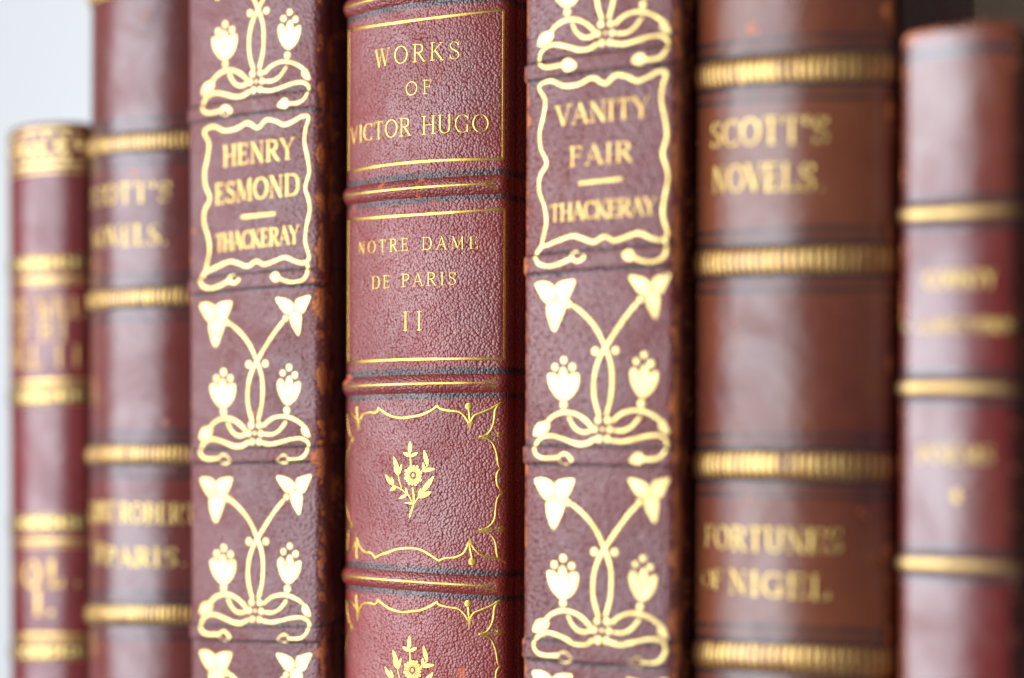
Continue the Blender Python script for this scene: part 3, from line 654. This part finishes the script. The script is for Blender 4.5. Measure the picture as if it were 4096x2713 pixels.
# ---- the short red book at the left
def level(book, v, uu=(120, 260)):
    return book.curve([(uu[0], v), (uu[1], v - .0)], deg=0)
def zline(v): return float(LE.hit(190, v)[1])
MML = .0000722
rolls = [(1060, 1122), (1610, 1152), (1950 + .4867 * 330, 0)]
LB = [cL2([(90, 148), (400, 120), (720, 110)]), cL2([(110, 1330), (400, 1312), (720, 1300)]), cL3([(100, 300), (400, 292), (690, 290)]), cL3([(110, 1355), (400, 1352), (690, 1345)])]
LR = [cL2([(90, 290), (400, 262), (720, 255)]), cL2([(110, 1195), (400, 1175), (720, 1165)]), cL3([(100, 445), (400, 440), (690, 440)]), cL3([(110, 1215), (400, 1215), (690, 1220)])]
fB = [LE.curve(p) for p in LB]; fR = [LE.curve(p) for p in LR]
for f in fB: LE.dye(f, 4.6 * MM, .55); LE.band(f, 2.6 * MM, .4 * MM, 'flat')
LE.build_body()
for f, fr in zip(fB, fR):
    g = Gilt(LE); aa = np.linspace(-LE.a_fil * .95, LE.a_fil * .95, 15); st = aa[1] - aa[0]
    for i, a in enumerate(aa):
        if i % 2: g.dot((a, f(a)), st * .50, 1.6 * MM)
        else:
            for sg in (-1, 1): g.dot((a, f(a) + sg * 1.0 * MM), st * .40, .75 * MM)
    a = np.linspace(-LE.a_fil, LE.a_fil, 50)
    for sg in (-1, 1): g.stroke(np.column_stack([a, f(a) + sg * 2.3 * MM]), .35 * MM, caps=False)
    g.done('gilt_ornament_band', G_DULL)
    g = Gilt(LE)
    for o_, w in ((.0, 1.1), (1.35 if fr(0) < f(0) and 0 else -1.5, .5)): g.stroke(np.column_stack([a, fr(a) + o_ * MM]), w * MM, caps=False)
    g.done('gilt_rule', G_DULL)
g = Gilt(LE); z0 = LE.H; a = np.linspace(-LE.a_fil, LE.a_fil, 60)
g.stroke(np.column_stack([a, a * 0 + z0 - 2.2 * MM]), .7 * MM, caps=False); g.stroke(np.column_stack([a, a * 0 + z0 - 12.2 * MM]), 1.0 * MM, caps=False); g.stroke(np.column_stack([a, a * 0 + z0 - 14.2 * MM]), .6 * MM, caps=False)
for i, ac in enumerate(np.linspace(-LE.a_fil * .86, LE.a_fil * .86, 6)):
    rr = 2.5 * MM; c = np.array([ac, z0 - 7.0 * MM])
    t = np.linspace(0, 5.6, 40); g.stroke(np.column_stack([c[0] + rr * (1 - t / 7) * np.cos(t + i), c[1] + rr * 1.25 * (1 - t / 7) * np.sin(t + i)]), .95 * MM)
    g.dot(c, .8 * MM); g.dot(c + np.array([2.6 * MM, -3.1 * MM]), .9 * MM); g.dot(c + np.array([2.6 * MM, 3.0 * MM]), .8 * MM)
g.done('gilt_head_ornament', G_BRIGHT)
g = Gilt(LE); F = lambda x, y: c1(cL2, x, y)
text(g, 'THE', F(85, 615), F(280, 610), F(85, 440), .14, .6, .04); text(g, 'WILL', F(335, 605), F(745, 605), F(335, 430), .14, .6, .08)
text(g, 'OF', F(120, 820), F(270, 815), F(120, 660), .14, .6, .04); text(g, 'BI', F(350, 800), F(600, 800), F(350, 640), .14, .6, .3)
text(g, 'HILL', F(95, 1060), F(380, 1050), F(95, 875), .14, .6, .04); text(g, 'II', F(500, 1040), F(725, 1040), F(500, 855), .14, .6, .4)
g.done('title_lettering', G_FAINT)
g = Gilt(LE); F = lambda x, y: c1(cL3, x, y)
text(g, 'VOL.', F(100, 800), F(670, 805), F(100, 600), .22, .5, .35); text(g, 'I.', F(285, 1040), F(450, 1040), F(285, 850), .22, .5, .3)
g.done('volume_lettering', G_FAINT)

# ---- the oxblood book at the right
RB = [c7([(1050, 992), (1330, 978), (1600, 970)]), c8([(1035, 230), (1330, 228), (1600, 238)]), c8([(1025, 1035), (1330, 1050), (1560, 1060)])]
fR = [RI.curve(p, .8 * MM) for p in RB]
for f in fR:
    RI.band(f, 2.3 * MM, .9 * MM, 'round')
    for sg in (-1, 1): RI.dye(f, 1.3 * MM, .95, sg * 2.75 * MM)
RI.dye(np.poly1d([RI.H - 5.4 * MM]), 1.6 * MM, .95)
for x, y, r, k in ((1080,140,2.6,.26),(1150,120,1.6,.2)): RI.spot(*c1(c7, x, y), r, k)
RI.build_body()
for f in fR:
    g = Gilt(RI); a = np.linspace(-RI.a_fil, RI.a_fil * .98, 60); g.stroke(np.column_stack([a, f(a)]), 1.9 * MM, caps=False); g.done('gilt_rule', G_PALE)
g = Gilt(RI); F = lambda x, y: c1(cR4, x, y)
text(g, 'COUNTY', F(470, 630), F(1350, 610), F(470, 440), .2, .55, .05); text(g, 'CONVERSATION', F(395, 1190), F(1580, 1190), F(395, 1030), .2, .55, .02)
g.dot(RI.hit(*F(210, 1130)), 1.0 * MM); g.dot(RI.hit(*F(1640, 1105)), .8 * MM)
g.done('title_lettering', G_RUB)
g = Gilt(RI); F = lambda x, y: c1(cR5, x, y)
text(g, 'POEMS', F(385, 460), F(1330, 470), F(385, 275), .2, .55, .1)
c = RI.hit(*F(870, 900)); g.fill([c + np.array(d) * MM for d in ((0, 1.5), (.9, 0), (0, -1.5), (-.9, 0))])
g.done('author_lettering', G_RUB)

# ================================================================== setting
wall_m = plain('painted_wall', (.72, .695, .66), (.70, .68, .65), 3, .85, .0002)
w_ = box_obj('wall', (-3.2, .62, -.8), (-.10, .66, 1.8), wall_m, None, 0); w_['kind'] = 'structure'
drop_m = plain('dark_reflection_backdrop', (.07, .045, .038), (.05, .034, .03), 40, .9, .0004)
d_ = box_obj('reflection_backdrop', (-.0998, .622, -.8), (1.9, .66, 1.8), drop_m, None, 0); d_['kind'] = 'structure'  # added dark sheet, so the brown book's side reflects dark instead of pale wall
shelf_m = plain('painted_shelf', (.70, .70, .69), (.66, .66, .65), 12, .5, .0003)
s_ = box_obj('shelf', (-.165, -.03, -.022), (.22, .2895, -.0002), shelf_m, None, .002); s_['kind'] = 'structure'

# ================================================================== light: one large window, an added wall lamp, room fill
def area(name, loc, aim, sx, sy, energy, col):
    L = bpy.data.lights.new(name, 'AREA'); L.shape = 'RECTANGLE'; L.size = sx; L.size_y = sy; L.energy = energy; L.color = col
    o = bpy.data.objects.new(name, L); COL.objects.link(o); o.location = loc
    import mathutils
    o.rotation_euler = (mathutils.Vector(aim) - mathutils.Vector(loc)).to_track_quat('-Z', 'Y').to_euler()
    return o
area('window_light', (-.56, -.85, .22), (0, 0, .11), 1.2, 1.4, 40, (.82, .90, 1.0))
area('wall_fill_light', (-1.9, -.15, .5), (-.75, .62, .12), .5, 1.0, .5, (.90, .96, 1.0))  # fill lamp added to brighten the wall, no second window there
wd = bpy.data.worlds.new('World'); SC.world = wd; wd.use_nodes = True
bg = wd.node_tree.nodes['Background']; bg.inputs[0].default_value = (.86, .92, 1.0, 1); bg.inputs[1].default_value = .15

# ================================================================== camera object
cd = bpy.data.cameras.new('camera'); co_ = bpy.data.objects.new('camera', cd); COL.objects.link(co_)
co_.location = CAM; co_.rotation_euler = (math.pi / 2, 0, TH)
cd.sensor_width = 36; cd.lens = FPX / W0 * 36; cd.shift_y = (HV - H0 / 2) / W0
cd.clip_start = .01; cd.clip_end = 50
p = HU.hit(1700, 1700); pw = HU.Rm @ HU.pos(np.array([p[0]]), np.array([p[1]]), 0)[0] + HU.T
cd.dof.use_dof = True; cd.dof.focus_distance = float((pw - CAM) @ CD); cd.dof.aperture_fstop = 2.6; cd.dof.aperture_blades = 0
SC.camera = co_
SC.render.engine = 'CYCLES'
try:
    SC.cycles.use_denoising = True; SC.cycles.max_bounces = 4
except Exception: pass
SC.view_settings.view_transform = 'Standard'; SC.view_settings.look = 'None'; SC.view_settings.exposure = 0.0; SC.view_settings.gamma = 1.0
